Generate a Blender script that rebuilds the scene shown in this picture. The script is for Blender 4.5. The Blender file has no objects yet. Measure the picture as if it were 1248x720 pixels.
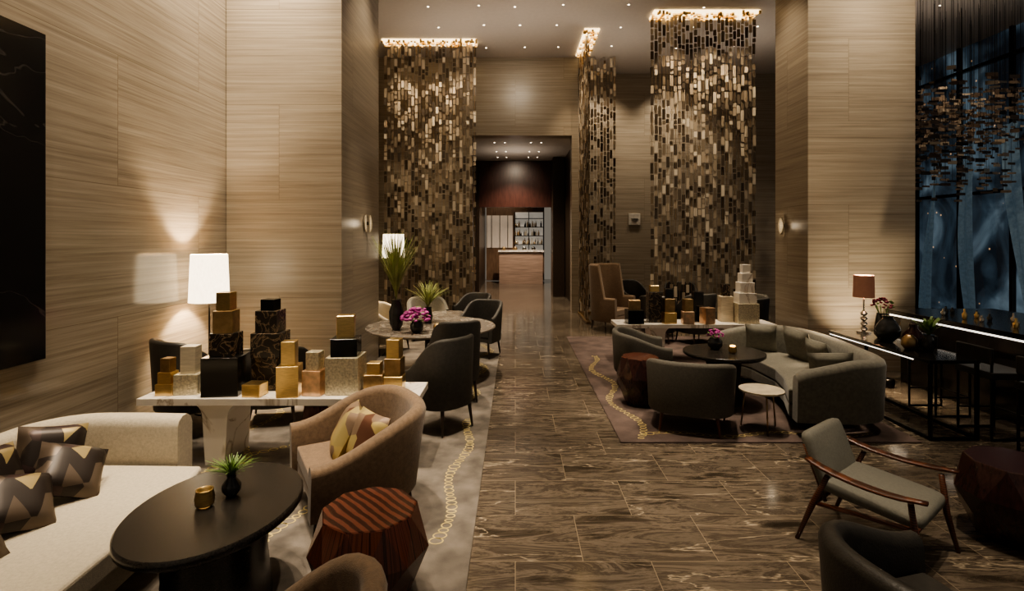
import bpy, math, random
from mathutils import Matrix, Vector
random.seed(7)
sc=bpy.context.scene
pi=math.pi
# ---------------------------------------------------------------- materials
def newmat(name):
    m=bpy.data.materials.new(name); m.use_nodes=True
    nt=m.node_tree; b=nt.nodes['Principled BSDF']
    return m,nt,b
def N(nt,t,**k):
    n=nt.nodes.new(t)
    for a,v in k.items(): setattr(n,a,v)
    return n
def ramp(nt,stops,interp='LINEAR'):
    r=nt.nodes.new('ShaderNodeValToRGB'); r.color_ramp.interpolation=interp
    el=r.color_ramp.elements
    while len(el)<len(stops): el.new(0.5)
    for e,(p,c) in zip(el,stops):
        e.position=p; e.color=(c[0],c[1],c[2],1)
    return r
def coords(nt,scale=(1,1,1),kind='Object',rot=(0,0,0)):
    if kind=='Position':
        g=N(nt,'ShaderNodeNewGeometry'); out=g.outputs['Position']
    else:
        g=N(nt,'ShaderNodeTexCoord'); out=g.outputs[kind]
    mp=N(nt,'ShaderNodeMapping'); mp.inputs['Scale'].default_value=scale; mp.inputs['Rotation'].default_value=rot
    nt.links.new(out,mp.inputs['Vector']); return mp.outputs['Vector']
def plain(name,col,rough=.5,metal=0,var=.18,scale=12,bump=0,bscale=200,stretch=(1,1,1),emit=None,es=0,sheen=0):
    m,nt,b=newmat(name)
    v=coords(nt,stretch)
    n=N(nt,'ShaderNodeTexNoise'); n.inputs['Scale'].default_value=scale; n.inputs['Detail'].default_value=5
    nt.links.new(v,n.inputs['Vector'])
    r=ramp(nt,[(.3,[c*(1-var) for c in col]),(.7,[min(1,c*(1+var)) for c in col])])
    nt.links.new(n.outputs['Fac'],r.inputs['Fac']); nt.links.new(r.outputs['Color'],b.inputs['Base Color'])
    b.inputs['Roughness'].default_value=rough; b.inputs['Metallic'].default_value=metal
    if sheen: b.inputs['Sheen Weight'].default_value=sheen
    if bump:
        n2=N(nt,'ShaderNodeTexNoise'); n2.inputs['Scale'].default_value=bscale; nt.links.new(v,n2.inputs['Vector'])
        bp=N(nt,'ShaderNodeBump'); bp.inputs['Strength'].default_value=bump; bp.inputs['Distance'].default_value=.01
        nt.links.new(n2.outputs['Fac'],bp.inputs['Height']); nt.links.new(bp.outputs['Normal'],b.inputs['Normal'])
    if emit:
        b.inputs['Emission Color'].default_value=(*emit,1); b.inputs['Emission Strength'].default_value=es
    return m
def stone_wall(rough,name):
    m,nt,b=newmat(name); L=nt.links.new
    g=N(nt,'ShaderNodeNewGeometry'); sx=N(nt,'ShaderNodeSeparateXYZ'); L(g.outputs['Position'],sx.inputs[0])
    ad=N(nt,'ShaderNodeMath',operation='ADD'); L(sx.outputs[0],ad.inputs[0]); L(sx.outputs[1],ad.inputs[1])
    cb=N(nt,'ShaderNodeCombineXYZ'); L(ad.outputs[0],cb.inputs[0]); L(sx.outputs[2],cb.inputs[1])
    br=N(nt,'ShaderNodeTexBrick'); L(cb.outputs[0],br.inputs['Vector'])
    br.inputs['Scale'].default_value=1; br.inputs['Brick Width'].default_value=2.6; br.inputs['Row Height'].default_value=1.25
    br.inputs['Mortar Size'].default_value=.003; br.inputs['Color1'].default_value=(0,0,0,1); br.inputs['Color2'].default_value=(1,1,1,1); br.inputs['Mortar'].default_value=(.5,.5,.5,1)
    mu=N(nt,'ShaderNodeVectorMath',operation='MULTIPLY'); mu.inputs[1].default_value=(9,9,9); L(br.outputs['Color'],mu.inputs[0])
    va=N(nt,'ShaderNodeVectorMath',operation='ADD'); L(g.outputs['Position'],va.inputs[0]); L(mu.outputs[0],va.inputs[1])
    mp=N(nt,'ShaderNodeMapping'); mp.inputs['Scale'].default_value=(.5,.5,30); L(va.outputs[0],mp.inputs[0])
    n=N(nt,'ShaderNodeTexNoise'); n.inputs['Scale'].default_value=1; n.inputs['Detail'].default_value=9; n.inputs['Roughness'].default_value=.72; n.inputs['Distortion'].default_value=.25
    L(mp.outputs[0],n.inputs['Vector'])
    r=ramp(nt,[(.25,(.15,.122,.090)),(.42,(.275,.23,.177)),(.56,(.35,.30,.235)),(.75,(.46,.40,.32))])
    L(n.outputs['Fac'],r.inputs[0])
    mx=N(nt,'ShaderNodeMixRGB'); mx.blend_type='MULTIPLY'; L(r.outputs[0],mx.inputs[1]); mx.inputs[2].default_value=(.6,.56,.5,1); L(br.outputs['Fac'],mx.inputs[0])
    L(mx.outputs[0],b.inputs['Base Color']); b.inputs['Roughness'].default_value=rough
    return m
def marble_floor():
    m,nt,b=newmat('brown_marble_tiles'); L=nt.links.new
    g=N(nt,'ShaderNodeNewGeometry')
    br=N(nt,'ShaderNodeTexBrick'); L(g.outputs['Position'],br.inputs['Vector'])
    br.inputs['Scale'].default_value=1; br.inputs['Brick Width'].default_value=.84; br.inputs['Row Height'].default_value=.55
    br.inputs['Mortar Size'].default_value=.0025; br.inputs['Color1'].default_value=(0,0,0,1); br.inputs['Color2'].default_value=(1,1,1,1); br.inputs['Mortar'].default_value=(.5,.5,.5,1)
    mu=N(nt,'ShaderNodeVectorMath',operation='MULTIPLY'); mu.inputs[1].default_value=(13,7,5); L(br.outputs['Color'],mu.inputs[0])
    va=N(nt,'ShaderNodeVectorMath',operation='ADD'); L(g.outputs['Position'],va.inputs[0]); L(mu.outputs[0],va.inputs[1])
    mp=N(nt,'ShaderNodeMapping'); mp.inputs['Scale'].default_value=(.9,4.6,1); mp.inputs['Rotation'].default_value=(0,0,.3); L(va.outputs[0],mp.inputs[0])
    n=N(nt,'ShaderNodeTexNoise'); n.inputs['Scale'].default_value=1.4; n.inputs['Detail'].default_value=10; n.inputs['Roughness'].default_value=.7; n.inputs['Distortion'].default_value=.7
    L(mp.outputs[0],n.inputs['Vector'])
    r=ramp(nt,[(.32,(.018,.014,.010)),(.42,(.07,.055,.041)),(.48,(.16,.13,.10)),(.53,(.060,.047,.036)),(.60,(.13,.106,.082)),(.68,(.09,.072,.055)),(.78,(.28,.235,.185))])
    L(n.outputs['Fac'],r.inputs[0])
    n2=N(nt,'ShaderNodeTexNoise'); n2.inputs['Scale'].default_value=.8; n2.inputs['Detail'].default_value=6; n2.inputs['Distortion'].default_value=.4; L(mp.outputs[0],n2.inputs['Vector'])
    s=N(nt,'ShaderNodeMath',operation='SUBTRACT'); s.inputs[1].default_value=.55; L(n2.outputs['Fac'],s.inputs[0])
    a=N(nt,'ShaderNodeMath',operation='ABSOLUTE'); L(s.outputs[0],a.inputs[0])
    vr=ramp(nt,[(0,(.6,.6,.6)),(.003,(.3,.3,.3)),(.007,(0,0,0))]); L(a.outputs[0],vr.inputs[0])
    mv=N(nt,'ShaderNodeMixRGB'); L(vr.outputs[0],mv.inputs[0]); L(r.outputs[0],mv.inputs[1]); mv.inputs[2].default_value=(.55,.46,.34,1)
    mx=N(nt,'ShaderNodeMixRGB'); L(br.outputs['Fac'],mx.inputs[0]); L(mv.outputs[0],mx.inputs[1]); mx.inputs[2].default_value=(.26,.21,.15,1)
    L(mx.outputs[0],b.inputs['Base Color']); b.inputs['Roughness'].default_value=.12
    return m
def veined(name,base,vein,rough=.2,scale=2,width=.02,vscale=(1,1,1)):
    m,nt,b=newmat(name); L=nt.links.new
    v=coords(nt,vscale)
    n2=N(nt,'ShaderNodeTexNoise'); n2.inputs['Scale'].default_value=scale; n2.inputs['Detail'].default_value=4; n2.inputs['Distortion'].default_value=1.5; L(v,n2.inputs['Vector'])
    s=N(nt,'ShaderNodeMath',operation='SUBTRACT'); s.inputs[1].default_value=.5; L(n2.outputs['Fac'],s.inputs[0])
    a=N(nt,'ShaderNodeMath',operation='ABSOLUTE'); L(s.outputs[0],a.inputs[0])
    r=ramp(nt,[(0,vein),(width*.4,[(x+y)/2 for x,y in zip(vein,base)]),(width,base)]); L(a.outputs[0],r.inputs[0])
    L(r.outputs[0],b.inputs['Base Color']); b.inputs['Roughness'].default_value=rough
    return m
def wood(name,c1,c2,rough=.25,scale=14,direction='X'):
    m,nt,b=newmat(name); L=nt.links.new
    v=coords(nt)
    w=N(nt,'ShaderNodeTexWave'); w.bands_direction=direction; w.inputs['Scale'].default_value=scale; w.inputs['Distortion'].default_value=3; w.inputs['Detail'].default_value=3; w.inputs['Detail Scale'].default_value=.6
    L(v,w.inputs['Vector'])
    r=ramp(nt,[(.2,c1),(.75,c2)]); L(w.outputs['Fac'],r.inputs[0]); L(r.outputs[0],b.inputs['Base Color'])
    b.inputs['Roughness'].default_value=rough
    return m
def radial_wood(name,c1,c2):
    m,nt,b=newmat(name); L=nt.links.new
    tc=N(nt,'ShaderNodeTexCoord'); sx=N(nt,'ShaderNodeSeparateXYZ'); L(tc.outputs['Object'],sx.inputs[0])
    at=N(nt,'ShaderNodeMath',operation='ARCTAN2'); L(sx.outputs[1],at.inputs[0]); L(sx.outputs[0],at.inputs[1])
    sn=N(nt,'ShaderNodeMath',operation='MULTIPLY'); sn.inputs[1].default_value=7.5; L(at.outputs[0],sn.inputs[0])
    cb=N(nt,'ShaderNodeCombineXYZ'); L(sn.outputs[0],cb.inputs[0])
    n=N(nt,'ShaderNodeTexNoise'); n.inputs['Scale'].default_value=1.6; n.inputs['Detail'].default_value=6; n.inputs['Roughness'].default_value=.7; L(cb.outputs[0],n.inputs['Vector'])
    r=ramp(nt,[(.4,c1),(.52,c2),(.6,c1),(.7,c2)]); L(n.outputs['Fac'],r.inputs[0]); L(r.outputs[0],b.inputs['Base Color'])
    b.inputs['Roughness'].default_value=.2
    return m
def island(name,stops,rough,metal):
    m,nt,b=newmat(name); g=N(nt,'ShaderNodeNewGeometry')
    r=ramp(nt,stops,'CONSTANT'); nt.links.new(g.outputs['Random Per Island'],r.inputs[0]); nt.links.new(r.outputs[0],b.inputs['Base Color'])
    b.inputs['Roughness'].default_value=rough; b.inputs['Metallic'].default_value=metal
    return m
def patchwork(name,stops,scale,metal=.35):
    m,nt,b=newmat(name); L=nt.links.new
    v=coords(nt)
    vo=N(nt,'ShaderNodeTexVoronoi'); vo.inputs['Scale'].default_value=scale; L(v,vo.inputs['Vector'])
    sx=N(nt,'ShaderNodeSeparateColor'); L(vo.outputs['Color'],sx.inputs[0])
    r=ramp(nt,stops,'CONSTANT'); L(sx.outputs[0],r.inputs[0]); L(r.outputs[0],b.inputs['Base Color'])
    b.inputs['Roughness'].default_value=.42; b.inputs['Metallic'].default_value=metal
    return m
def emis(name,col,s):
    m,nt,b=newmat(name); b.inputs['Base Color'].default_value=(*col,1)
    n=N(nt,'ShaderNodeTexNoise'); n.inputs['Scale'].default_value=30; r=ramp(nt,[(.3,[c*.8 for c in col]),(.7,col)])
    nt.links.new(n.outputs['Fac'],r.inputs[0]); nt.links.new(r.outputs[0],b.inputs['Emission Color']); b.inputs['Emission Strength'].default_value=s
    return m

WALL=stone_wall(.13,'polished_travertine_wall'); WALL2=stone_wall(.3,'honed_travertine'); FLOOR=marble_floor()
CEIL=plain('ceiling_plaster',(.54,.49,.44),.6,var=.03)
BEIGE=plain('beige_woven_fabric',(.48,.42,.32),.9,var=.12,scale=60,bump=.4,bscale=260,sheen=.3)
GREYG=plain('olive_grey_velvet',(.135,.127,.10),.75,var=.2,scale=30,bump=.2,sheen=.3)
GREYC=plain('charcoal_fabric',(.088,.080,.066),.8,var=.15,scale=60,bump=.3)
DARKC=plain('dark_leather',(.026,.023,.019),.45,var=.2,scale=20,bump=.15,bscale=90)
DARKG=plain('dark_slate_upholstery',(.045,.041,.035),.6,var=.2,scale=30,bump=.2)
BROWNF=plain('brown_mohair',(.165,.108,.065),.8,var=.2,scale=40,bump=.3,sheen=.2)
GREYF=plain('grey_wool',(.17,.165,.14),.85,var=.1,scale=60,bump=.3)
BLACKT=plain('black_speckled_stone',(.022,.019,.016),.25,var=.6,scale=120)
MARBW=veined('white_marble',(.80,.75,.67),(.45,.38,.3),.18,1.6,.03)
MARBG=veined('grey_marble_top',(.22,.19,.16),(.45,.4,.33),.12,2,.03)
MARBB=veined('black_marble',(.010,.010,.011),(.05,.046,.042),.15,.7,.003)
MARBD=veined('dark_emperador_marble',(.030,.024,.019),(.28,.2,.12),.2,7,.03)
REDW=radial_wood('macassar_wood',(.018,.008,.006),(.11,.036,.021))
REDTOP=wood('rosewood_top',(.028,.010,.007),(.11,.038,.024),.15,9,'DIAGONAL')
REDDK=plain('burgundy_lacquer',(.035,.013,.011),.25,var=.4,scale=15,stretch=(4,4,.5))
WALN=wood('walnut',(.05,.018,.009),(.13,.045,.022),.3,20,'Z')
DKWD=plain('dark_wood',(.035,.022,.014),.35,var=.4,scale=10,stretch=(6,6,1))
GOLD=plain('brushed_gold',(.80,.58,.27),.28,1,var=.15,scale=20,stretch=(1,1,12))
BRONZE=plain('bronze',(.42,.29,.15),.36,1,var=.3,scale=12)
COPPER=plain('copper_leaf',(.78,.54,.36),.33,1,var=.25,scale=15)
SILV=plain('hammered_silver',(.60,.54,.40),.38,.7,var=.3,scale=50,bump=.8,bscale=70)
CREAMB=plain('travertine_block',(.55,.48,.36),.4,var=.2,scale=8,stretch=(1,1,8))
BLACKG=plain('black_gloss',(.010,.009,.008),.15,var=.3)
STEEL=plain('dark_steel',(.05,.045,.04),.3,1,var=.1)
CHROME=plain('polished_nickel',(.6,.57,.52),.15,1,var=.05)
CARPL=plain('taupe_carpet',(.15,.13,.11),.95,var=.4,scale=5,bump=.4,bscale=300)
CARPR=plain('plum_carpet',(.095,.067,.058),.95,var=.4,scale=4,bump=.4,bscale=300)
GOLDC=plain('gold_carpet_thread',(.50,.40,.16),.8,var=.2)
GREEN=plain('green_leaf',(.12,.20,.045),.55,var=.4,scale=6)
GRASS=plain('yellow_green_grass',(.26,.29,.09),.6,var=.4,scale=6)
PURP=plain('magenta_petals',(.42,.05,.28),.6,var=.5,scale=25)
DRED=plain('dark_red_petals',(.16,.01,.03),.6,var=.5,scale=25)
GLASSD=plain('smoked_glass',(.03,.03,.03),.06,0,var=.3)
SHADE=emis('lit_white_shade',(1,.82,.56),4.2)
SHADEC=plain('copper_shade',(.22,.11,.075),.6,var=.1,emit=(.7,.28,.15),es=.10)
GLOW=emis('warm_downlight',(1,.84,.62),9)
SLOT=emis('slot_glow',(1,.74,.40),4.0)
STRIP=emis('bar_underlight',(1,.92,.80),2.2)
CANDLE=emis('candle_glow',(1,.6,.2),6)
TILES=island('screen_tiles',[(0,(.07,.054,.04)),(.22,(.20,.16,.115)),(.42,(.36,.295,.22)),(.62,(.11,.085,.062)),(.74,(.50,.42,.32)),(.88,(.70,.62,.50))],.36,.35)
CTILES=island('chandelier_tiles',[(0,(.14,.10,.075)),(.3,(.30,.22,.16)),(.6,(.06,.05,.045)),(.85,(.5,.40,.30))],.3,.6)
PATCH=patchwork('patchwork_gold',[(0,(.025,.018,.015)),(.3,(.09,.066,.048)),(.5,(.30,.235,.11)),(.62,(.045,.026,.024)),(.84,(.12,.092,.07))],8)
PATCH2=patchwork('patchwork_copper',[(0,(.13,.06,.04)),(.25,(.50,.39,.16)),(.5,(.26,.185,.13)),(.7,(.05,.03,.03)),(.85,(.45,.36,.16))],6)
PGREY=plain('sage_cushion',(.18,.172,.14),.8,var=.15,scale=20,bump=.2,stretch=(1,6,1))

# ---------------------------------------------------------------- builder
class B:
    def __init__(s): s.v=[];s.f=[];s.mi=[];s.sm=[];s.mats=[];s.M=Matrix()
    def add(s,vs,fs,mat,smooth=False):
        if mat not in s.mats: s.mats.append(mat)
        k=s.mats.index(mat); o=len(s.v)
        for p in vs: s.v.append(tuple(s.M@Vector(p)))
        for f in fs: s.f.append([i+o for i in f]); s.mi.append(k); s.sm.append(smooth)
    def box(s,c,d,mat,rz=0,tap=1,rx=0):
        R=Matrix.Rotation(rz,3,'Z')@Matrix.Rotation(rx,3,'X')
        vs=[]
        for z in (-1,1):
            for x,y in ((-1,-1),(1,-1),(1,1),(-1,1)):
                t=tap if z<0 else 1
                vs.append(R@Vector((x*d[0]/2*t,y*d[1]/2*t,z*d[2]/2))+Vector(c))
        s.add(vs,[(3,2,1,0),(4,5,6,7),(0,1,5,4),(1,2,6,5),(2,3,7,6),(3,0,4,7)],mat)
    def lathe(s,prof,mat,c=(0,0,0),n=32,sx=1,sy=1,twist=0,smooth=True,cap=True,ph=0):
        vs=[];fs=[]
        for j,(r,z) in enumerate(prof):
            for i in range(n):
                a=2*pi*(i+twist*j)/n+ph
                vs.append((c[0]+r*sx*math.cos(a),c[1]+r*sy*math.sin(a),c[2]+z))
        m=len(prof)
        for j in range(m-1):
            for i in range(n):
                a,b_=j*n+i,j*n+(i+1)%n; c_,d=b_+n,a+n
                if twist: fs+= [(a,b_,d),(b_,c_,d)]
                else: fs.append((a,b_,c_,d))
        s.add(vs,fs,mat,smooth)
        if cap:
            s.add(vs[:n],[tuple(reversed(range(n)))],mat)
            s.add(vs[-n:],[tuple(range(n))],mat)
    def cyl(s,c,r,h,mat,n=24,r2=None,**k):
        s.lathe([(r,0),(r if r2 is None else r2,h)],mat,c,n,**k)
    def prism(s,poly,z0,z1,mat):
        n=len(poly); vs=[(x,y,z0) for x,y in poly]+[(x,y,z1) for x,y in poly]
        fs=[tuple(reversed(range(n))),tuple(range(n,2*n))]+[(i,(i+1)%n,n+(i+1)%n,n+i) for i in range(n)]
        s.add(vs,fs,mat)
    def tube(s,pts,r,mat,n=8):
        pts=[Vector(p) for p in pts]; vs=[];fs=[]
        rs=r if isinstance(r,(list,tuple)) else [r]*len(pts)
        for i,p in enumerate(pts):
            t=(pts[min(i+1,len(pts)-1)]-pts[max(i-1,0)]).normalized()
            u=t.cross(Vector((0,0,1)))
            if u.length<.05: u=t.cross(Vector((0,1,0)))
            u.normalize(); w=t.cross(u)
            for k in range(n):
                a=2*pi*k/n; vs.append(p+u*math.cos(a)*rs[i]+w*math.sin(a)*rs[i])
        for i in range(len(pts)-1):
            for k in range(n):
                a,b_=i*n+k,i*n+(k+1)%n; fs.append((a,a+n,b_+n,b_))
        fs.append(tuple(range(n))); fs.append(tuple(reversed(range(len(vs)-n,len(vs)))))
        s.add(vs,fs,mat,True)
    def shell(s,path,z0,ztop,t,mat,flare=0.0,piping=None):
        P=[Vector((x,y,0)) for x,y in path]; n=len(P)
        zt=ztop if isinstance(ztop,(list,tuple)) else [ztop]*n
        vs=[];fs=[];K=10
        for i,p in enumerate(P):
            d=(P[min(i+1,n-1)]-P[max(i-1,0)]).normalized(); o=Vector((d.y,-d.x,0))
            h=zt[i]-z0; r=t/2
            sec=[(-r,0),(r,0),(r+flare*.5*h,h*.5),(r+flare*h,h-r)]
            for k in (1,2,3,4): 
                a=pi*k/5; sec.append((r*math.cos(a)+flare*h,h-r+r*math.sin(a)))
            sec+=[(-r+flare*h,h-r),(-r+flare*.5*h,h*.5)]
            for (q,z) in sec: vs.append(p+o*q+Vector((0,0,z0+z)))
        for i in range(n-1):
            for k in range(K):
                a,b_=i*K+k,i*K+(k+1)%K; fs.append((a,a+K,b_+K,b_))
        s.add(vs,fs,mat,True)
        s.add(vs[:K],[tuple(range(K))],mat); s.add(vs[-K:],[tuple(reversed(range(K)))],mat)
    def pillow(s,c,w,h,t,rot,mat):
        R=rot; n=10; vs=[];fs=[]
        for sd in (1,-1):
            for i in range(n+1):
                for j in range(n+1):
                    u=-1+2*i/n; v=-1+2*j/n
                    th=t/2*((1-u**4)*(1-v**4))**.5
                    k=1-.06*((1-u*u)*v*v+(1-v*v)*u*u)
                    vs.append(R@Vector((u*w/2*k,sd*th,v*h/2*k))+Vector(c))
        o=(n+1)**2
        for i in range(n):
            for j in range(n):
                a=i*(n+1)+j; q=(a,a+n+1,a+n+2,a+1); fs.append(q); fs.append(tuple(x+o for x in reversed(q)))
        s.add(vs,fs,mat,True)
    def ball(s,c,r,mat,n=10,sz=1):
        prof=[(max(.001,r*math.sin(pi*k/n)),-r*sz*math.cos(pi*k/n)) for k in range(n+1)]
        s.lathe(prof,mat,c,n*2 if n>6 else 8,cap=False)
    def make(s,name,loc=(0,0,0),rz=0,bevel=0,seg=2):
        me=bpy.data.meshes.new(name); me.from_pydata(s.v,[],s.f); 
        for m in s.mats: me.materials.append(m)
        me.polygons.foreach_set('material_index',s.mi); me.polygons.foreach_set('use_smooth',s.sm); me.update()
        o=bpy.data.objects.new(name,me); sc.collection.objects.link(o); o.location=loc; o.rotation_euler=(0,0,rz)
        if bevel:
            b=o.modifiers.new('bevel','BEVEL'); b.width=bevel; b.segments=seg; b.limit_method='ANGLE'; b.angle_limit=math.radians(50)
        return o
def face(fx,fy): return math.atan2(fy,fx)+pi/2   # local front = -Y

# ---------------------------------------------------------------- room shell
CZ=6.84
def simplebox(name,x0,x1,y0,y1,z0,z1,mat,bevel=0):
    b=B(); b.box(((x1-x0)/2,(y1-y0)/2,(z1-z0)/2),(x1-x0,y1-y0,z1-z0),mat); return b.make(name,(x0,y0,z0),bevel=bevel)
simplebox('floor',-4.2,11.6,-1.5,26,-.1,0,FLOOR)
simplebox('wall_left',-4.0,-3.8,-1.5,14.3,0,CZ,WALL)
simplebox('ceiling',-4.0,11.6,-1.5,16,CZ,CZ+.1,CEIL)
simplebox('column_left',-3.79,-2.28,7.0,8.9,0,CZ,WALL2)
simplebox('column_right',4.39,6.0,8.0,9.0,0,CZ,WALL2)
b=B()
b.box((-2.6,14.5,CZ/2),(2.86,.4,CZ),WALL2); b.box((.17,14.5,(CZ+4.75)/2),(2.7,.4,CZ-4.75),WALL2); b.box((1.6,14.5,CZ/2),(.17,.4,CZ),WALL2)
b.make('wall_back_left')
simplebox('wall_back_right',1.69,11.6,15.7,15.9,0,CZ,WALL2)
simplebox('wall_corridor_left',-1.6,-1.4,14.71,25,0,4.75,DKWD)
simplebox('wall_corridor_right',1.70,1.9,15.91,25,0,4.75,DKWD)
simplebox('ceiling_corridor',-1.6,1.9,15.91,25,4.76,4.86,CEIL)
simplebox('ceiling_corridor',-1.6,1.68,14.71,15.9,4.76,4.86,CEIL)
b=B(); P_=plain('oxblood_panel',(.06,.022,.017),.35,var=.3,scale=3,stretch=(6,1,1))
b.box((-.05,19.1,(4.74+3.1)/2),(2.68,.2,1.64),P_); b.box((1.48,18.6,4.74/2),(.4,1.0,4.74),DKWD); b.box((-1.335,19.1,4.74/2),(.11,.3,4.74),DKWD)
b.make('door_portal')
b=B(); WPAN=plain('walnut_panelling',(.17,.10,.06),.4,var=.3,scale=4,stretch=(5,5,.6))
b.box((0,24.9,2.35),(2.7,.1,4.65),WPAN)
for z in (1.7,2.1,2.5,2.9): b.box((.65,24.7,z),(1.3,.25,.03),STEEL)
for x in (-.05,.62,1.3): b.box((x,24.7,2.2),(.03,.27,2.0),STEEL)
b.box((.65,24.84,2.3),(1.3,.02,1.8),emis('shelf_backlight',(.70,.64,.55),.32))
for i in range(60):
    x=random.uniform(.0,1.25); z=random.choice((1.715,2.115,2.515)); h=random.uniform(.14,.3)
    b.lathe([(.035,0),(.035,h*.6),(.012,h*.75),(.012,h)],random.choice((GLASSD,CHROME,BRONZE,CREAMB)),(x,24.68,z),8)
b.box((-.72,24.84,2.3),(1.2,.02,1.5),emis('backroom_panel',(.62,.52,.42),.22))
for x in (-1.1,-.72,-.35): b.box((x,24.8,2.3),(.03,.04,1.5),DKWD)
b.make('back_bar_shelving')
b=B(); CNT=plain('pink_striped_stone',(.36,.25,.19),.35,var=.3,scale=3,stretch=(.5,1,10)); b.box((.25,23.6,.7),(1.9,.7,1.4),CNT); b.box((.25,23.58,1.43),(2.0,.8,.07),MARBW)
for x in (-.5,.0,.4,.8): b.lathe([(.08,0),(.10,.08),(.04,.16)],CHROME if x>0 else BRONZE,(x,23.5,1.466),12)
b.make('bar_counter')
# window wall right: night city beyond glass
b=B()
m,nt,bb=newmat('night_window_glass'); L=nt.links.new
v=coords(nt,(1,.5,.35),'Position'); n=N(nt,'ShaderNodeTexNoise'); n.inputs['Scale'].default_value=1.6; n.inputs['Detail'].default_value=4; n.inputs['Distortion'].default_value=1.2
L(v,n.inputs[0]); r=ramp(nt,[(.38,(.006,.008,.011)),(.52,(.022,.034,.046)),(.70,(.09,.125,.15))]); L(n.outputs['Fac'],r.inputs[0])
v2=coords(nt,(0,1,1),'Position'); vo=N(nt,'ShaderNodeTexVoronoi'); vo.inputs['Scale'].default_value=3.2; L(v2,vo.inputs['Vector'])
r2=ramp(nt,[(0,(1,.62,.30)),(.05,(.5,.28,.12)),(.10,(0,0,0))]); L(vo.outputs['Distance'],r2.inputs[0])
ad=N(nt,'ShaderNodeMixRGB'); ad.blend_type='ADD'; ad.inputs[0].default_value=.8; L(r.outputs[0],ad.inputs[1]); L(r2.outputs[0],ad.inputs[2])
L(ad.outputs[0],bb.inputs['Emission Color']); bb.inputs['Emission Strength'].default_value=1
bb.inputs['Base Color'].default_value=(.005,.007,.01,1); bb.inputs['Roughness'].default_value=.06
b.box((0,7.1,CZ/2),(.04,17.1,CZ-.02),m)
for i in range(12): b.box((-.06,-.9+i*1.45,CZ/2),(.12,.07,CZ-.02),STEEL)
for z in (.06,3.1,6.2): b.box((-.06,7.1,z),(.12,17.1,.08),STEEL)
b.make('window_1',(11.4,0,0))
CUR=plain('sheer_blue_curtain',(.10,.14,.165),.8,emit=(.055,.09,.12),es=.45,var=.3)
b=B()
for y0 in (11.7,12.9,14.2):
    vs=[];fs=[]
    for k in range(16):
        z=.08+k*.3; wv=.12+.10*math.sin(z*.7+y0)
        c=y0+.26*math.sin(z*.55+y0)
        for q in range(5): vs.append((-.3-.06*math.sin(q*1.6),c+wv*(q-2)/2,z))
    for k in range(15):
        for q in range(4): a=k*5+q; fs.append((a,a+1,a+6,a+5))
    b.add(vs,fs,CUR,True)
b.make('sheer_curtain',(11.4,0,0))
def slot(x0,x1,y0,y1):
    b=B(); cx,cy=(x0+x1)/2,(y0+y1)/2; w,d=x1-x0,y1-y0
    b.box((cx,cy,CZ-.02),(w,d,.03),SLOT)
    for k in range(int(w*d*130)):
        b.box((random.uniform(x0,x1),random.uniform(y0,y1),CZ-.05),(.05,.04,random.uniform(.03,.10)),GOLD)
    b.make('trim_light_slot')
slot(2.95,5.2,11.3,11.75); slot(-3.25,-.95,12.95,13.35); slot(1.6,1.95,12.3,14.1)
b=B()
def dl(x,y,z=CZ,mat=GLOW,r=.02): 
    b.cyl((x,y,z-.006),r*1.7,.006,CEIL,12); b.cyl((x,y,z-.010),r,.004,mat,12)
for y in (11.1,12.2,13.5):
    for x in (-1.7,-.8,.1,.95,2.4,4.0,5.6,7.2,8.8): 
        dl(x+random.uniform(-.15,.15),y+random.uniform(-.1,.1))
for y in (8,9.2): 
    for x in (7,8,9,10): dl(x,y)
for y in (15.4,17.0,18.2):
    for x in (-.6,-.3,.45,.75): dl(x,y,4.76,r=.02)
b.make('ceiling_downlights')

# ---------------------------------------------------------------- hanging screens
def screen(length,name,loc,rz):
    b=B(); n=int(length/.083)
    for i in range(n+1):
        x=i*length/n
        b.box((x,0,CZ/2),(.006,.006,CZ-.1),BRONZE)
        z=.06+random.choice((0,.06,.12))
        while z<CZ-.2:
            h=random.choice((.08,.12,.17,.23)); 
            if random.random()<.84:
                b.box((x+random.uniform(-.003,.003),random.uniform(-.02,.02),z+h/2),(.064,.010,h),TILES,rz=random.uniform(-.25,.25))
            z+=h+.026
    b.box((length/2,0,.03),(length,.1,.05),BRONZE)
    return b.make(name,loc,rz)
screen(2.2,'hanging_metal_screen',(2.95,11.5,0),0)
screen(2.2,'hanging_metal_screen',(-3.2,13.15,0),0)
screen(1.75,'hanging_metal_screen',(1.70,12.4,0),pi/2)
screen(.85,'hanging_metal_screen',(1.78,14.15,0),0)

# ---------------------------------------------------------------- artwork, sconces, speaker
simplebox('wall_art_panel',-3.795,-3.74,2.0,4.25,1.04,3.62,MARBB,.004)
def sconce(name,loc,rz):
    b=B()
    for sgn in (1,-1):
        pts=[(sgn*(.015+ .11*math.sin(a)),.13*math.cos(a)) for a in [pi*k/12 for k in range(13)]]
        if sgn<0: pts=pts[::-1]
        vs=[(x,-.05-sgn*.02,z) for x,z in pts]+[(x,-.035-sgn*.02,z) for x,z in pts]; n=len(pts)
        fs=[tuple(range(n)),tuple(reversed(range(n,2*n)))]+[(i,(i+1)%n,n+(i+1)%n,n+i) for i in range(n)]
        b.add(vs,fs,CREAMB)
    b.box((0,-.025,0),(.05,.05,.05),STEEL)
    b.make(name,loc,rz)
sconce('wall_sconce',(-2.28,8.1,2.22),pi/2); sconce('wall_sconce',(4.39,8.73,2.2),-pi/2); sconce('wall_sconce',(6.0,8.2,2.2),pi/2)
b=B(); b.box((0,-.03,0),(.34,.06,.34),plain('white_plastic',(.6,.56,.5),.5)); b.lathe([(.12,0),(.12,.02)],GREYC); b.make('wall_speaker',(3.5,15.7,2.55),bevel=.01)

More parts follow.
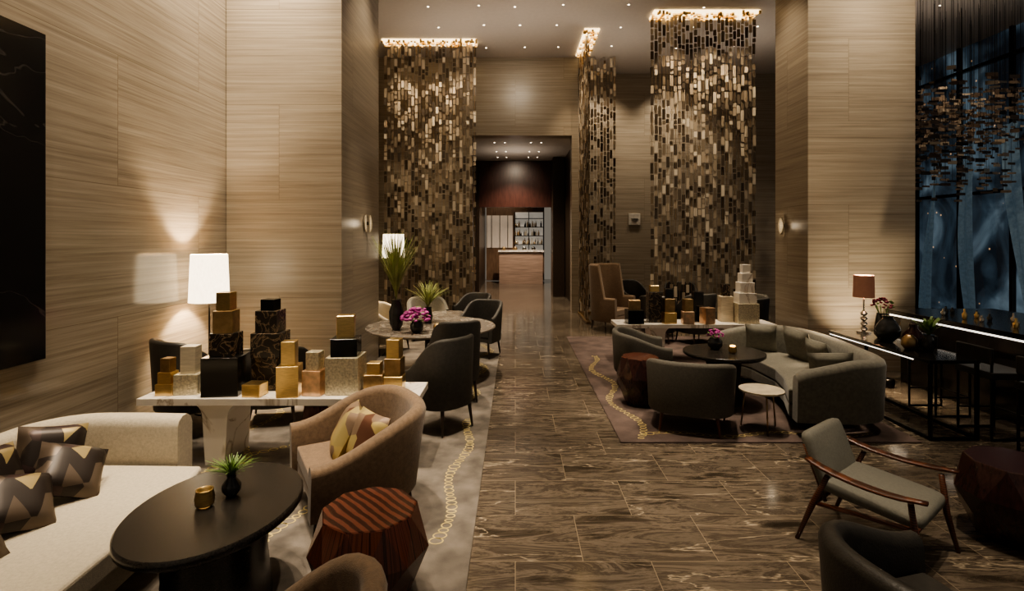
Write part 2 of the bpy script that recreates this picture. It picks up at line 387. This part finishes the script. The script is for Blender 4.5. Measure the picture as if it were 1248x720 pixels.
# ---------------------------------------------------------------- carpets
def rings(b,pts,r,zz=.014):
    for (x,y) in pts:
        n=16; vs=[];fs=[]; rr=r*random.uniform(.75,1.25); e=random.uniform(.6,1)
        for i in range(n):
            a=2*pi*i/n; vs.append((x+rr*math.cos(a),y+rr*e*math.sin(a),zz)); vs.append((x+(rr-.010)*math.cos(a),y+(rr*e-.010)*math.sin(a),zz))
        for i in range(n):
            j=(i+1)%n; fs.append((2*i,2*j,2*j+1,2*i+1))
        b.add(vs,fs,GOLDC)
b=B(); b.prism([(-3.78,-1.4),(-.28,-1.4),(-.28,11.6),(-2.27,11.6),(-2.27,6.98),(-3.78,6.98)],0.0,.012,CARPL)
for (x0,y0,x1,y1,w) in ((-.52,3.5,-.47,5.9,.05),(-1.5,2.5,-1.75,6.3,.10),(-3.0,4.0,-1.2,6.5,.1),(-2.2,3.2,-2.9,6.6,.12),(-.6,6.5,-.5,10,.1)):
    Ln=math.hypot(x1-x0,y1-y0); k=int(Ln/.062)
    rings(b,[(x0+(x1-x0)*i/k+w*math.sin(i*.31),y0+(y1-y0)*i/k) for i in range(k)],.042)
b.make('carpet')
b=B(); b.box((2.5,8.0,.006),(2.94,5.6,.012),CARPR)
rings(b,[(1.25+.1*math.sin(i*.3),5.3+i*.075) for i in range(50)],.04); rings(b,[(1.3+i*.07,5.4+.06*math.sin(i*.4)) for i in range(34)],.04)
b.make('carpet')
ZC=.013

# ---------------------------------------------------------------- furniture builders
def legs(b,pts,h,mat,r=.018,splay=.04,top=None):
    for (x,y) in pts:
        s_=Vector((x,y,0)); 
        if s_.length>0: s_=s_.normalized()*splay
        b.tube([(x+s_.x,y+s_.y,0),(x,y,h)],[r*.6,r*1.2],mat,8)
def upath(w,d,rb,n=9):
    pts=[]; x=w/2; yb=d/2
    for k in range(5): pts.append((x,-d/2+(d-rb)*k/5))
    for k in range(2*n+1):
        a=pi*k/(2*n); c,s_=math.cos(a),math.sin(a)
        pts.append((math.copysign(abs(c)**.75,c)*x,yb-rb+rb*s_**.75))
    for k in range(5): pts.append((-x,-d/2+(d-rb)*(4-k)/5))
    return pts
def tub(name,x,y,f,w,d,hb,ha,mat,z=ZC,t=.085,seath=.43,z0=.2,rb=None,flare=.05,legmat=DKWD,wing=False,pil=None,k0=.1,k1=.9):
    b=B(); rb=rb or d*.55
    path=upath(w-t,d-t,rb)
    zt=[]
    for (px,py) in path:
        u=(py+d/2)/d
        if wing: k=0 if u<.42 else min(1,(u-.42)/.12)
        else: k=max(0,min(1,(u-k0)/(k1-k0)))
        k=k*k*(3-2*k); zt.append(ha+(hb-ha)*k)
    b.shell(path,z0,zt,t,mat,flare)
    inner=[(px*(1-t/w),py*(1-t/d)-.01) for px,py in path]
    b.prism(inner,z0+.01,seath-.12,mat)
    inner2=[(px*(1-t/w)*.98,py*(1-t/d)*.98-.02) for px,py in path]
    b.prism(inner2,seath-.115,seath,mat)
    q=.36
    legs(b,[(w*q,-d*q),(-w*q,-d*q),(w*q*.85,d*q),(-w*q*.85,d*q)],z0+.03,legmat)
    if pil:
        for (c,rx,rzz,s_) in pil: b.pillow(c,s_,s_,.16,Matrix.Rotation(rzz,3,'Z')@Matrix.Rotation(rx,3,'X'),PATCH2)
    return b.make(name,(x,y,z),face(*f),bevel=.018,seg=2)

# left sofa
b=B()
path=[(-2.34,3.78),(-2.6,3.80),(-2.9,3.80)]
for k in range(1,8):
    a=pi/2+ (pi/2)*k/8; path.append((-2.92+.36*math.cos(a),3.44+.36*math.sin(a)))
path+=[(-3.28,3.4),(-3.28,2.9),(-3.28,2.3),(-3.28,1.7),(-3.28,1.1)]
b.shell(path[::-1],.16,.74,.15,BEIGE,-.0)
b.prism([(-2.08,1.0),(-2.06,2.2),(-2.1,3.2),(-2.2,3.70),(-2.9,3.72),(-3.1,3.6),(-3.2,3.3),(-3.2,1.0)],.14,.28,BEIGE)
b.prism([(-2.04,1.0),(-2.02,2.2),(-2.06,3.2),(-2.16,3.68),(-2.9,3.70),(-3.1,3.58),(-3.19,3.3),(-3.19,1.0)],.285,.42,BEIGE)
for p in ((-2.25,3.5),(-2.2,1.3),(-3.15,3.45),(-3.15,1.3)): b.tube([(p[0],p[1],0),(p[0],p[1],.16)],.025,DKWD)
b.make('beige_sofa',(0,0,ZC),bevel=.035,seg=3)
def cushion(name,c,w,rz,rx,mat,ry=0,h=None,t=.15):
    b=B(); b.pillow((0,0,0),w,h or w,t,Matrix.Rotation(rx,3,'X')@Matrix.Rotation(ry,3,'Y'),mat); return b.make(name,c,rz)
cushion('patchwork_cushion',(-2.98,3.42,.62),.36,.9,-.45,PATCH,.2)
cushion('patchwork_cushion',(-2.72,3.26,.58),.36,1.25,-.8,PATCH,.6)
cushion('patchwork_cushion',(-3.04,3.08,.61),.36,1.45,-.5,PATCH,.1)
cushion('patchwork_cushion',(-2.72,2.90,.56),.36,1.3,-.85,PATCH,.4)
cushion('patchwork_cushion',(-3.03,2.68,.61),.36,1.5,-.5,PATCH)
cushion('patchwork_cushion',(-2.66,2.52,.56),.36,1.6,-.8,PATCH,.2)

# oval front table
b=B()
b.lathe([(.455,.50),(.475,.515),(.475,.545),(.465,.555)],BLACKT,n=56,sx=.87,sy=1.13)
b.lathe([(.30,0),(.27,.25),(.29,.50)],BLACKT,n=40,sx=.87,sy=1.13)
b.make('oval_coffee_table',(-1.61,2.88,ZC))
b=B(); b.lathe([(.028,0),(.045,.01),(.05,.045),(.042,.085),(.044,.09),(.036,.09),(.038,.03)],GOLD,n=20,cap=False); b.cyl((0,0,.012),.034,.04,CANDLE,16); b.make('gold_votive_candle',(-1.66,2.85,.569))
def fern(name,loc,s,nb,mat,vmat,vprof,spread=1,up=1,wd=.006,vh=.1,tips=None):
    b=B(); b.lathe(vprof,vmat,n=24)
    z0=vprof[-1][1]
    for i in range(nb):
        a=random.uniform(0,2*pi); L_=s*random.uniform(.5,1); sp=spread*random.uniform(.2,1)
        pts=[]
        for k in range(6):
            u=k/5; rr=L_*sp*u**1.5; pts.append(Vector((rr*math.cos(a),rr*math.sin(a),z0-.02+L_*up*(u-.35*sp*u*u))))
        perp=Vector((-math.sin(a),math.cos(a),0)); vs=[];fs=[]
        for k,p in enumerate(pts):
            wk=wd*(1-.8*abs(k/5-.4)); vs+=[p-perp*wk,p+perp*wk]
        for k in range(5): fs.append((2*k,2*k+1,2*k+3,2*k+2))
        b.add(vs,fs,mat)
        if tips and random.random()<.5: b.ball(pts[-1],tips[0],tips[1],6)
    return b.make(name,loc)
fern('potted_fern',(-1.58,2.97,.569),.17,130,GREEN,GLASSD,[(.025,0),(.048,.03),(.05,.06),(.022,.10),(.026,.115)],1.0,.8,.004)

def gem(name,x,y,r,h,mat,top,n=9,z=ZC):
    b=B(); k=h/.5
    b.lathe([(r*.62,0),(r*.86,.17*k),(r*1.0,.30*k),(r*.80,h)],mat,n=n,twist=.5,smooth=False)
    b.lathe([(r*.80,h),(r*.78,h+.006)],top,n=n,smooth=False,ph=2*pi*1.5/n)
    return b.make(name,(x,y,z))
gem('faceted_wood_side_table',-.80,2.93,.325,.5,REDW,REDTOP)
gem('faceted_wood_side_table',1.5,6.42,.28,.56,REDDK,REDTOP)
gem('faceted_wood_side_table',3.32,3.55,.33,.5,REDDK,REDDK)
b=B(); b.lathe([(.20,0),(.13,.42),(.17,.45)],REDDK,n=10,smooth=False); b.make('conical_side_table',(-2.0,5.45,ZC))

# consoles
def console(name,x0,x1,y0,y1,zt=.6):
    b=B(); cx=(x0+x1)/2; W=x1-x0; D=y1-y0
    b.box((0,0,zt-.03),(W,D,.06),MARBW)
    for sx in (-1,1):
        c=sx*W*.235
        poly=[(-.21,zt-.061)]+[( -.21+.10*math.sin(a),zt-.061-.12*(1-math.cos(a))) for a in [pi/2*k/6 for k in range(1,7)]]+[(-.085,0),(.085,0)]+[(.21-.10*math.sin(a),zt-.061-.12*(1-math.cos(a))) for a in [pi/2*k/6 for k in range(6,0,-1)]]+[(.21,zt-.061)]
        n=len(poly); d=D*.78/2
        vs=[(c+x,-d,z) for x,z in poly]+[(c+x,d,z) for x,z in poly]
        fs=[tuple(range(n)),tuple(reversed(range(n,2*n)))]+[(i,n+i,n+(i+1)%n,(i+1)%n) for i in range(n)]
        b.add(vs,fs,MARBW)
    return b.make(name,(cx,(y0+y1)/2,ZC),bevel=.006)
console('marble_console_table',-3.27,-.84,4.60,5.14)
console('marble_console_table',1.63,4.2,8.55,9.1)
def stack(x,y,z,items,name='decorative_box_stack'):
    b=B(); zz=0
    for (w,h,mat,*r) in items:
        b.box((r[1] if len(r)>1 else 0,0,zz+h/2),(w,w*.95,h),mat,rz=(r[0] if r else random.uniform(-.12,.12))); zz+=h+.0005
    b.make(name,(x,y,z),bevel=.003,seg=1)
zt=.6+ZC+.001
def px(p,d): return (p-628)*d/650
def S(pxc,d,items,base=zt):
    stack(px(pxc,d),d,base,items)
S(205,4.75,[(.15,.10,GOLD),(.12,.10,GOLD),(.09,.12,BRONZE)])
S(233,4.80,[(.21,.18,SILV,.1),(.13,.24,CREAMB,.1)])
S(276,4.79,[(.31,.34,BLACKG,.1),(.20,.20,MARBD),(.17,.20,BRONZE),(.125,.16,GOLD)])
S(311,4.71,[(.16,.11,GOLD),])
S(330,4.95,[(.24,.30,MARBD),(.26,.22,MARBD),(.2,.2,MARBD),(.13,.10,BLACKG)])
S(353,4.71,[(.185,.27,GOLD,.15),(.12,.21,GOLD,.15)])
S(384,4.75,[(.17,.22,COPPER,-.1),(.12,.16,SILV,-.1)])
S(422,4.83,[(.29,.33,SILV,.0),(.23,.16,BLACKG,.1),(.15,.20,GOLD,.2)])
S(457,4.85,[(.17,.16,BRONZE),(.12,.10,GOLD)])
S(481,4.90,[(.17,.13,GOLD),(.15,.16,BRONZE),(.12,.17,GOLD)])
S(773,8.7,[(.26,.22,BLACKG),(.18,.16,BRONZE)]); S(797,8.85,[(.22,.5,MARBD),(.14,.1,GOLD)]); S(815,8.7,[(.2,.18,GOLD),(.16,.22,BRONZE),(.12,.16,BLACKG)])
S(838,8.65,[(.18,.20,COPPER),(.14,.2,BRONZE)]); S(862,8.65,[(.18,.26,COPPER,.3)]); S(884,8.9,[(.2,.42,CREAMB),(.12,.2,MARBD)]); 
S(908,8.78,[(.34,.32,SILV),(.28,.17,MARBW),(.23,.17,MARBW),(.18,.15,MARBW),(.13,.14,MARBW)])
S(850,8.85,[(.16,.5,BLACKG)])

# lamps
def shade_lamp(name,x,y,zbase,z0,z1,r,shade,base,energy,col=(1,.78,.52),rt=.9,crystal=False):
    b=B()
    b.lathe([(r,z0),(r*rt,z1)],shade,n=40,cap=False); b.lathe([(r-.004,z0),(r*rt-.004,z1)],shade,n=40,cap=False)
    b.cyl((0,0,0),.08,.02,base); 
    if crystal:
        for k in range(4): b.lathe([(.02,0),(.045,.03),(.02,.06)],base,(0,0,.02+k*.065),8,smooth=False)
    b.tube([(0,0,.02),(0,0,z1-.05)],.010,base)
    for k in range(3):
        a=2*pi*k/3; b.tube([(0,0,z1-.05),(r*rt*.98*math.cos(a),r*rt*.98*math.sin(a),z1-.02)],.004,base)
    o=b.make(name,(x,y,zbase))
    l=bpy.data.lights.new(name+'_bulb','POINT'); l.energy=energy; l.color=col; l.shadow_soft_size=.05
    lo=bpy.data.objects.new('bulb',l); sc.collection.objects.link(lo); lo.parent=o; lo.location=(.03,0,(z0+z1)/2)
b=B(); b.cyl((0,0,.57),.22,.03,BLACKT,32); b.cyl((0,0,0),.15,.02,BLACKT,32); b.cyl((0,0,.02),.03,.55,STEEL); b.make('round_side_table',(-3.50,6.1,ZC))
shade_lamp('table_lamp',-3.50,6.1,.614,.66,1.20,.21,SHADE,STEEL,240)
shade_lamp('floor_lamp',-2.26,9.9,ZC,1.62,2.06,.21,SHADE,STEEL,150)

# armchairs left zone
tub('brown_armchair',-1.18,3.90,(-.87,-.50),.94,.86,.79,.56,BROWNF,t=.11,seath=.41,flare=.12,pil=[((.17,.06,.56),-.35,.25,.38),((-.12,-.02,.55),-.5,-.2,.38)])
tub('brown_armchair',-.82,1.66,(-1,.05),.72,.74,.86,.56,BROWNF,t=.09)
tub('dark_dining_armchair',-.78,5.62,(-.75,.6),.62,.60,.98,.62,DARKG,t=.06,seath=.46,z0=.26,flare=.03)
tub('dark_dining_armchair',-.74,6.60,(-.35,.9),.58,.58,1.0,.66,DARKG,t=.06,seath=.46,z0=.26,flare=.03)
tub('dark_dining_armchair',-.56,9.05,(-.4,-.9),.62,.6,.92,.68,DARKG,t=.06,seath=.46,z0=.26)
tub('dark_dining_armchair',-3.34,5.50,(.5,.8),.66,.62,.98,.66,DARKC,t=.06,seath=.46,z0=.26)
tub('dark_dining_armchair',-2.62,5.85,(-.2,.9),.66,.6,.84,.6,DARKC,t=.06,seath=.46,z0=.2)
tub('taupe_armchair',-2.25,9.35,(.9,-.2),.75,.7,.85,.6,BEIGE)
tub('taupe_armchair',-1.75,10.6,(.3,-.9),.75,.7,.8,.6,GREYG)
tub('dark_dining_armchair',-.85,10.9,(-.5,-.8),.65,.6,.85,.62,DARKG,t=.06)
b=B(); b.cyl((0,0,.55),.42,.03,MARBG,36); b.cyl((0,0,0),.2,.02,STEEL,24); b.cyl((0,0,.02),.04,.54,STEEL); b.make('round_side_table',(-1.25,9.95,ZC))
b=B(); b.lathe([(.90,.68),(.93,.695),(.93,.715),(.92,.72)],MARBG,n=64); b.lathe([(.38,0),(.36,.03),(.10,.12),(.09,.55),(.25,.68)],DKWD,n=32); b.make('round_dining_table',(-1.22,7.75,ZC))
fern('tall_grass_arrangement',(-1.64,7.35,.735),1.05,300,GRASS,GLASSD,[(.05,0),(.095,.10),(.10,.25),(.06,.38),(.075,.42)],.42,1.0,.006)
fern('tall_grass_arrangement',(-1.30,7.95,.735),.5,150,GRASS,GLASSD,[(.05,0),(.07,.10),(.05,.2),(.05,.24)],.9,.9,.006)
def bouquet(name,loc,r,mat,n=60,vh=.16,vm=GLASSD,stem=0):
    b=B(); b.lathe([(.05,0),(.085,.04),(.09,.10),(.06,vh)],vm,n=24)
    for i in range(n):
        a=random.uniform(0,2*pi); e=random.uniform(-.1,1)*pi/2; rr=r*random.uniform(.75,1)
        p=(rr*math.cos(e)*math.cos(a),rr*math.cos(e)*math.sin(a),vh+stem+rr*.75*math.sin(e)+.03)
        b.ball(p,r*random.uniform(.12,.2),mat if random.random()<.85 else GREEN,5,.6)
    for i in range(10):
        a=2*pi*i/10; b.tube([(0,0,vh*.6),(r*.6*math.cos(a),r*.6*math.sin(a),vh+stem+.03)],.004,GREEN,5)
    b.make(name,loc)
bouquet('orchid_bouquet',(-1.32,7.15,.735),.19,PURP,90)
b=B(); b.ball((0,0,.06),.06,GOLD,8); b.make('gold_ornament',(-1.05,7.2,.735))

# ---------------------------------------------------------------- right zone
b=B(); b.lathe([(.455,.56),(.475,.575),(.475,.605),(.465,.61)],BLACKT,n=48); b.lathe([(.26,0),(.2,.3),(.22,.56)],DKWD,n=8,smooth=False); b.make('round_coffee_table',(2.54,6.5,ZC))
bouquet('orchid_bouquet',(2.48,6.62,.624),.10,PURP,50,.14)
b=B(); b.lathe([(.03,0),(.05,.03),(.045,.08)],GOLD,n=16); b.cyl((0,0,.081),.03,.012,CANDLE,12); b.make('gold_votive_candle',(2.6,6.38,.624))
tub('charcoal_tub_chair',1.86,5.66,(.35,.93),.86,.74,.74,.58,GREYC,t=.08,legmat=WALN,rb=.32)
tub('charcoal_tub_chair',1.72,7.25,(.95,-.1),.84,.74,.74,.58,GREYC,t=.08,legmat=WALN,rb=.32)
b=B(); b.cyl((0,0,.40),.22,.018,CREAMB,32)
for k in range(3):
    a=2*pi*k/3+.4; b.tube([(.2*math.cos(a),.2*math.sin(a),0),(.16*math.cos(a),.16*math.sin(a),.4)],.008,BRONZE)
b.make('occasional_table',(2.56,5.55,ZC))
def smooth(p,it=2):
    for _ in range(it):
        q=[p[0]]
        for a,c in zip(p[:-1],p[1:]): q+= [tuple(u*.75+w*.25 for u,w in zip(a,c)),tuple(u*.25+w*.75 for u,w in zip(a,c))]
        q.append(p[-1]); p=q
    return p
b=B()
raw=[(2.84,5.42),(3.2,5.36),(3.55,5.38),(3.74,5.5),(3.80,5.8),(3.88,6.4),(3.92,6.9),(3.88,7.3),(3.66,7.56),(3.3,7.70),(2.95,7.76)]
sp=smooth(raw,2); n=len(sp)
zt_=[.60+.16*min(1,max(0,math.sin(pi*i/(n-1))*1.9)) for i in range(n)]
b.shell(sp,.13,zt_,.15,GREYG,.04)
seat=[(2.84,5.54),(3.3,5.50),(3.6,5.56),(3.70,5.9),(3.78,6.5),(3.80,7.1),(3.55,7.45),(3.2,7.60),(2.95,7.66),(3.0,7.3),(3.10,7.0),(3.12,6.4),(3.02,6.0)]
b.prism(seat,.13,.27,GREYG); b.prism(seat,.275,.42,GREYG)
for p in ((3.1,5.5),(3.65,5.8),(3.6,7.35),(3.05,7.6)): b.tube([(p[0],p[1],0),(p[0],p[1],.14)],.02,DKWD)
b.make('curved_sofa',(0,0,ZC),bevel=.03,seg=3)
cushion('sage_cushion',(3.42,5.78,.61),.44,.55+pi/2+.6,-.35,PGREY,.1,.34)
cushion('sage_cushion',(3.60,6.30,.62),.44,-pi/2,.3,PGREY,0,.36)
cushion('sage_cushion',(3.66,6.90,.62),.44,-pi/2+.2,.3,PGREY,.1)
cushion('sage_cushion',(3.40,7.38,.62),.40,-.5,.3,PGREY)

tub('brown_wing_chair',2.10,11.7,(.75,-.65),.85,.8,1.42,.72,BROWNF,t=.09,seath=.45,wing=True)
tub('dark_dining_armchair',3.45,10.2,(-.3,.9),.66,.62,.95,.66,DARKG,t=.06)
tub('dark_dining_armchair',4.3,9.9,(-.6,.6),.7,.66,.9,.62,DARKG,t=.06)
tub('charcoal_tub_chair',4.7,10.9,(-.9,-.3),.8,.74,.85,.6,GREYC,z=0)
tub('dark_dining_armchair',2.75,10.3,(.3,.8),.66,.62,.9,.66,DARKC,t=.06)
b=B(); b.cyl((0,0,.6),.35,.025,MARBW,32); b.cyl((0,0,0),.18,.02,STEEL); b.cyl((0,0,.02),.03,.6,STEEL); b.make('round_side_table',(3.0,10.95,0))
tub('dark_dining_armchair',3.9,12.6,(-.2,-.9),.7,.66,.95,.66,DARKC,t=.06,z=0)
tub('dark_dining_armchair',2.9,13.2,(.5,-.9),.7,.66,.95,.66,DARKC,t=.06,z=0)

# Danish lounge chair
b=B()
for sx in (-1,1):
    x=sx*.33
    b.tube([(x*1.02,-.36,0),(x*.98,-.30,.25),(x,-.27,.50)],[.013,.021,.017],WALN,10)
    b.tube([(x*1.02,.40,0),(x*.98,.30,.28),(x,.20,.51)],[.013,.021,.017],WALN,10)
    arm=[(x*.98,.34,.58),(x*1.02,.2,.54),(x*1.05,.0,.515),(x*1.08,-.2,.515),(x*1.06,-.36,.535)]
    A=smooth(arm,1); vs=[];fs=[]
    for k,p in enumerate(A):
        u=k/(len(A)-1); wd=.016+.026*math.sin(pi*min(1,u*.75+.2))
        for (q,z) in ((-wd,0),(0,-.010),(wd,0),(wd*.8,.016),(-wd*.8,.016)): vs.append((p[0]+q,p[1],p[2]+z))
    K=5
    for k in range(len(A)-1):
        for j in range(K): fs.append((k*K+j,k*K+(j+1)%K,(k+1)*K+(j+1)%K,(k+1)*K+j))
    fs+= [tuple(reversed(range(K))),tuple(range(len(vs)-K,len(vs)))]
    b.add(vs,fs,WALN,True)
    b.tube([(x*.97,-.29,.34),(x*.97,.29,.29)],.016,WALN)
    b.tube([(x*.8,.24,.30),(x*.8,.38,.66)],.014,WALN)
b.tube([(-.33,-.29,.33),(.33,-.29,.33)],.016,WALN); b.tube([(-.33,.29,.29),(.33,.29,.29)],.016,WALN)
def cushbox(c,w,d,h,rx,mat):
    vs=[];fs=[]
    Rm=Matrix.Rotation(rx,3,'X')
    for i in range(9):
        ph=-pi/2+pi*i/8
        for j in range(40):
            th=2*pi*j/40
            e=.22
            cx=math.copysign(abs(math.cos(th))**e,math.cos(th)); sy=math.copysign(abs(math.sin(th))**e,math.sin(th))
            cp=max(.0,math.cos(ph))**.25; sz=math.copysign(abs(math.sin(ph))**.6,math.sin(ph))
            vs.append(Rm@Vector((cx*cp*w/2,sy*cp*d/2,sz*h/2))+Vector(c))
    for i in range(8):
        for j in range(40): fs.append((i*40+j,i*40+(j+1)%40,(i+1)*40+(j+1)%40,(i+1)*40+j))
    b.add(vs,fs,mat,True)
cushbox((0,-.02,.385),.58,.60,.10,.09,GREYF)
cushbox((0,.31,.545),.56,.42,.10,pi/2-.36,GREYF)
dc=b.make('danish_lounge_chair',(2.36,3.46,0),face(.62,-.78)); dc.scale=(.94,.94,.94)
tub('dark_leather_armchair',1.72,2.18,(.95,.25),.74,.72,.72,.58,DARKC,z=0,t=.10,rb=.3)
# console right with objects
b=B()
b.box((0,0,.78),(.50,1.70,.035),BLACKG)
b.box((-.245,.1,.757),(.01,1.45,.012),STRIP)
for sx in (-.23,.23):
    for y in (-.83,.83): b.box((sx,y,.381),(.03,.03,.762),STEEL)
b.box((-.23,0,.02),(.03,1.66,.03),STEEL); b.box((.23,0,.02),(.03,1.66,.03),STEEL)
for y in (-.83,.83): b.box((0,y,.02),(.46,.03,.03),STEEL)
b.make('dark_console_table',(4.33,6.1,0),bevel=.003)
tz=.7985
shade_lamp('table_lamp',4.43,6.78,tz,.45,.73,.12,SHADEC,CHROME,170,(1,.76,.48),.94,True)
def vase(name,loc,prof,mat): 
    b=B(); b.lathe(prof,mat,n=28); b.make(name,loc)
vase('dark_vase',(4.33,6.2,tz),[(.05,0),(.12,.07),(.13,.15),(.08,.24),(.05,.27),(.06,.3)],GLASSD)
vase('dark_vase',(4.42,5.92,tz),[(.05,0),(.10,.06),(.10,.13),(.04,.2),(.045,.25)],REDDK)
vase('dark_vase',(4.25,5.75,tz),[(.04,0),(.08,.05),(.07,.12),(.03,.16)],BRONZE)
bouquet('dark_flower_bouquet',(4.42,6.42,tz),.12,DRED,40,.30,GLASSD,.06)
fern('leafy_vase',(4.38,5.65,tz),.28,30,GREEN,GLASSD,[(.04,0),(.07,.06),(.05,.14),(.05,.18)],.8,.9,.02)
# added uplight, boosts the table lamp's glow on the column
b=B(); b.lathe([(.07,0),(.08,.10),(.06,.12)],STEEL,n=20); uo=b.make('added_uplight',(5.0,7.15,0))
b=B(); b.box((5.95,5.4,.98),(1.5,4.2,.06),BLACKG); b.box((5.98,5.4,.47),(1.2,4.1,.94),BLACKG); b.box((5.25,5.4,.935),(.05,4.1,.02),STRIP)
b.make('bar_counter',bevel=.004)
b=B()
for i in range(14):
    x,y=5.45+random.uniform(0,.35),5.6+i*.11; h=random.uniform(.07,.13)
    b.lathe([(.02,0),(.03,h*.5),(.012,h*.7),(.012,h)],random.choice((GOLD,CHROME,CHROME,GLASSD)),(x,y,0),12)
b.make('bar_glassware',(0,0,1.012))
def stool(x,y,f):
    b=B(); 
    b.box((0,0,.64),(.44,.42,.07),DARKC)
    for sx in (-1,1):
        for sy in (-1,1): b.box((sx*.20,sy*.19,.31 if sy<0 else .45),(.022,.022,.62 if sy<0 else .90),STEEL)
        b.box((sx*.20,0,.22),(.018,.38,.018),STEEL); b.box((sx*.20,0,.012),(.022,.38,.022),STEEL)
    b.box((0,-.19,.22),(.4,.018,.018),STEEL)
    b.box((0,.19,.83),(.42,.035,.16),DARKC)
    b.make('bar_stool',(x,y,0),face(*f),bevel=.008)
stool(4.86,4.75,(1,.05)); stool(4.88,5.45,(1,0)); stool(4.88,6.15,(1,0))
# chandelier
b=B()
for i in range(170):
    x=random.uniform(-1.6,1.4); y=random.uniform(-1.6,1.8); lo=random.uniform(2.6,4.4)
    z=random.uniform(lo,lo+.6)
    b.box((x,y,(z+CZ)/2),(.004,.004,CZ-z-.02),STEEL)
    while z<min(lo+1.5,5.1):
        b.box((x,y,z),(random.uniform(.07,.20),.010,random.choice((.035,.05,.07))),CTILES,rz=random.uniform(-.4,.4)); z+=random.uniform(.10,.4)
b.make('tile_chandelier',(9.2,10.8,0))

# ---------------------------------------------------------------- lights
def spot(x,y,z,tx,ty,tz_,e,size=55,col=(1,.83,.62),blend=.8,rad=.08):
    l=bpy.data.lights.new('downlight_or_fill','SPOT'); l.energy=e*1.35; l.color=col; l.spot_size=math.radians(size); l.spot_blend=blend; l.shadow_soft_size=rad  # shared by ceiling downlights and the added upward fill spots
    o=bpy.data.objects.new('downlight_or_fill_spot',l); sc.collection.objects.link(o); o.location=(x,y,z)
    o.rotation_euler=(Vector((tx,ty,tz_))-Vector((x,y,z))).to_track_quat('-Z','Y').to_euler()
H=CZ-.06
for (x,y,e,s) in ((-2.6,2.9,400,34),(-1.5,3.0,420,34),(-2.0,4.5,1200,38),(-1.0,4.0,450,32),(.5,2.8,560,44),(.4,4.9,1000,40),(.4,7.6,850,40),(.3,10.4,900,42),
                (-1.2,7.6,950,38),(-1.6,10.4,650,50),(2.3,3.3,550,36),(2.5,6.4,900,38),(3.6,6.6,480,32),(2.9,8.9,1000,36),(3.6,10.6,520,50),(1.6,5.7,320,30),(5.0,5.2,300,40),(3.3,3.4,200,34)):
    spot(x,y,H,x,y,0,e,s)
for y in (1.8,3.4,5.0,6.3): spot(-2.7,y,H,-3.9,y,3.2,290,80)
for x in (-3.3,-2.7): spot(x,5.9,H,x,7.1,3.4,280,68)
for x in (4.8,5.6): spot(x,6.9,H,x,8.1,3.6,200,68)
spot(.1,11.0,H,.1,14.5,5.2,150,70,rad=.3)
for x in (2.4,4.5): spot(x,14.4,H,x,15.8,3.5,200,90)
for x in (3.4,4.1,4.8): spot(x,10.95,H,x,11.6,2.5,300,60,(1,.80,.56))
for x in (-2.8,-2.0,-1.3): spot(x,12.5,H,x,13.3,2.5,280,60,(1,.80,.56))
for y in (12.8,13.6): spot(1.25,y,H,1.75,y,2.5,230,60,(1,.80,.56))
spot(-1.4,8.0,H,-2.3,8.0,3.2,170,60)
spot(3.4,8.5,H,4.4,8.5,3.2,150,60)
spot(5.0,7.15,.16,5.05,8.0,1.6,170,75,(1,.80,.54),1,.05)  # beam of the added uplight on the column front
for y in (16.0,18.0): spot(0,y,4.7,0,y,0,420,110)
spot(0,17.0,4.7,0,19.0,3.6,60,70)
spot(0,21.5,4.6,0,22,0,600,110,(1,.84,.66)); 
spot(.2,21.0,3.6,.2,23.3,.8,100,60,(1,.84,.66)); spot(-.6,23,4.4,-.6,24.9,2.4,50,80,(1,.84,.66))
spot(9,9.5,H,9.3,10.8,4,350,90)
# fill spots added in mid-air to brighten the ceiling, no fixtures
for (x,y) in ((.4,11.6),(-1.6,12.4),(2.4,12.9),(5.6,12.6),(8.2,10.5)): spot(x,y,4.9,x,y,CZ,42,150,(1,.85,.70),1,.3)
spot(0,16.8,3.6,0,16.8,4.7,30,150,(1,.86,.72),1,.2)  # added fill that brightens the corridor ceiling from below
for loc in ((-2.1,8.1,2.22),(4.2,8.73,2.2)):
    l=bpy.data.lights.new('sconce','POINT'); l.energy=1; l.color=(1,.8,.55); l.shadow_soft_size=.06
    o=bpy.data.objects.new('sconce_bulb',l); sc.collection.objects.link(o); o.location=loc

w=bpy.data.worlds.new('world'); sc.world=w; w.use_nodes=True
bg=w.node_tree.nodes['Background']; bg.inputs[0].default_value=(1,.88,.72,1); bg.inputs[1].default_value=.17

cam=bpy.data.cameras.new('camera'); co=bpy.data.objects.new('camera',cam); sc.collection.objects.link(co)
co.location=(0,0,2.0); co.rotation_euler=(pi/2,0,0); cam.sensor_width=36; cam.lens=650/1248*36
cam.shift_x=-4/1248; cam.shift_y=-70/1248; cam.clip_start=.05
sc.camera=co
try: sc.view_settings.look='AgX - Medium High Contrast'
except Exception: pass
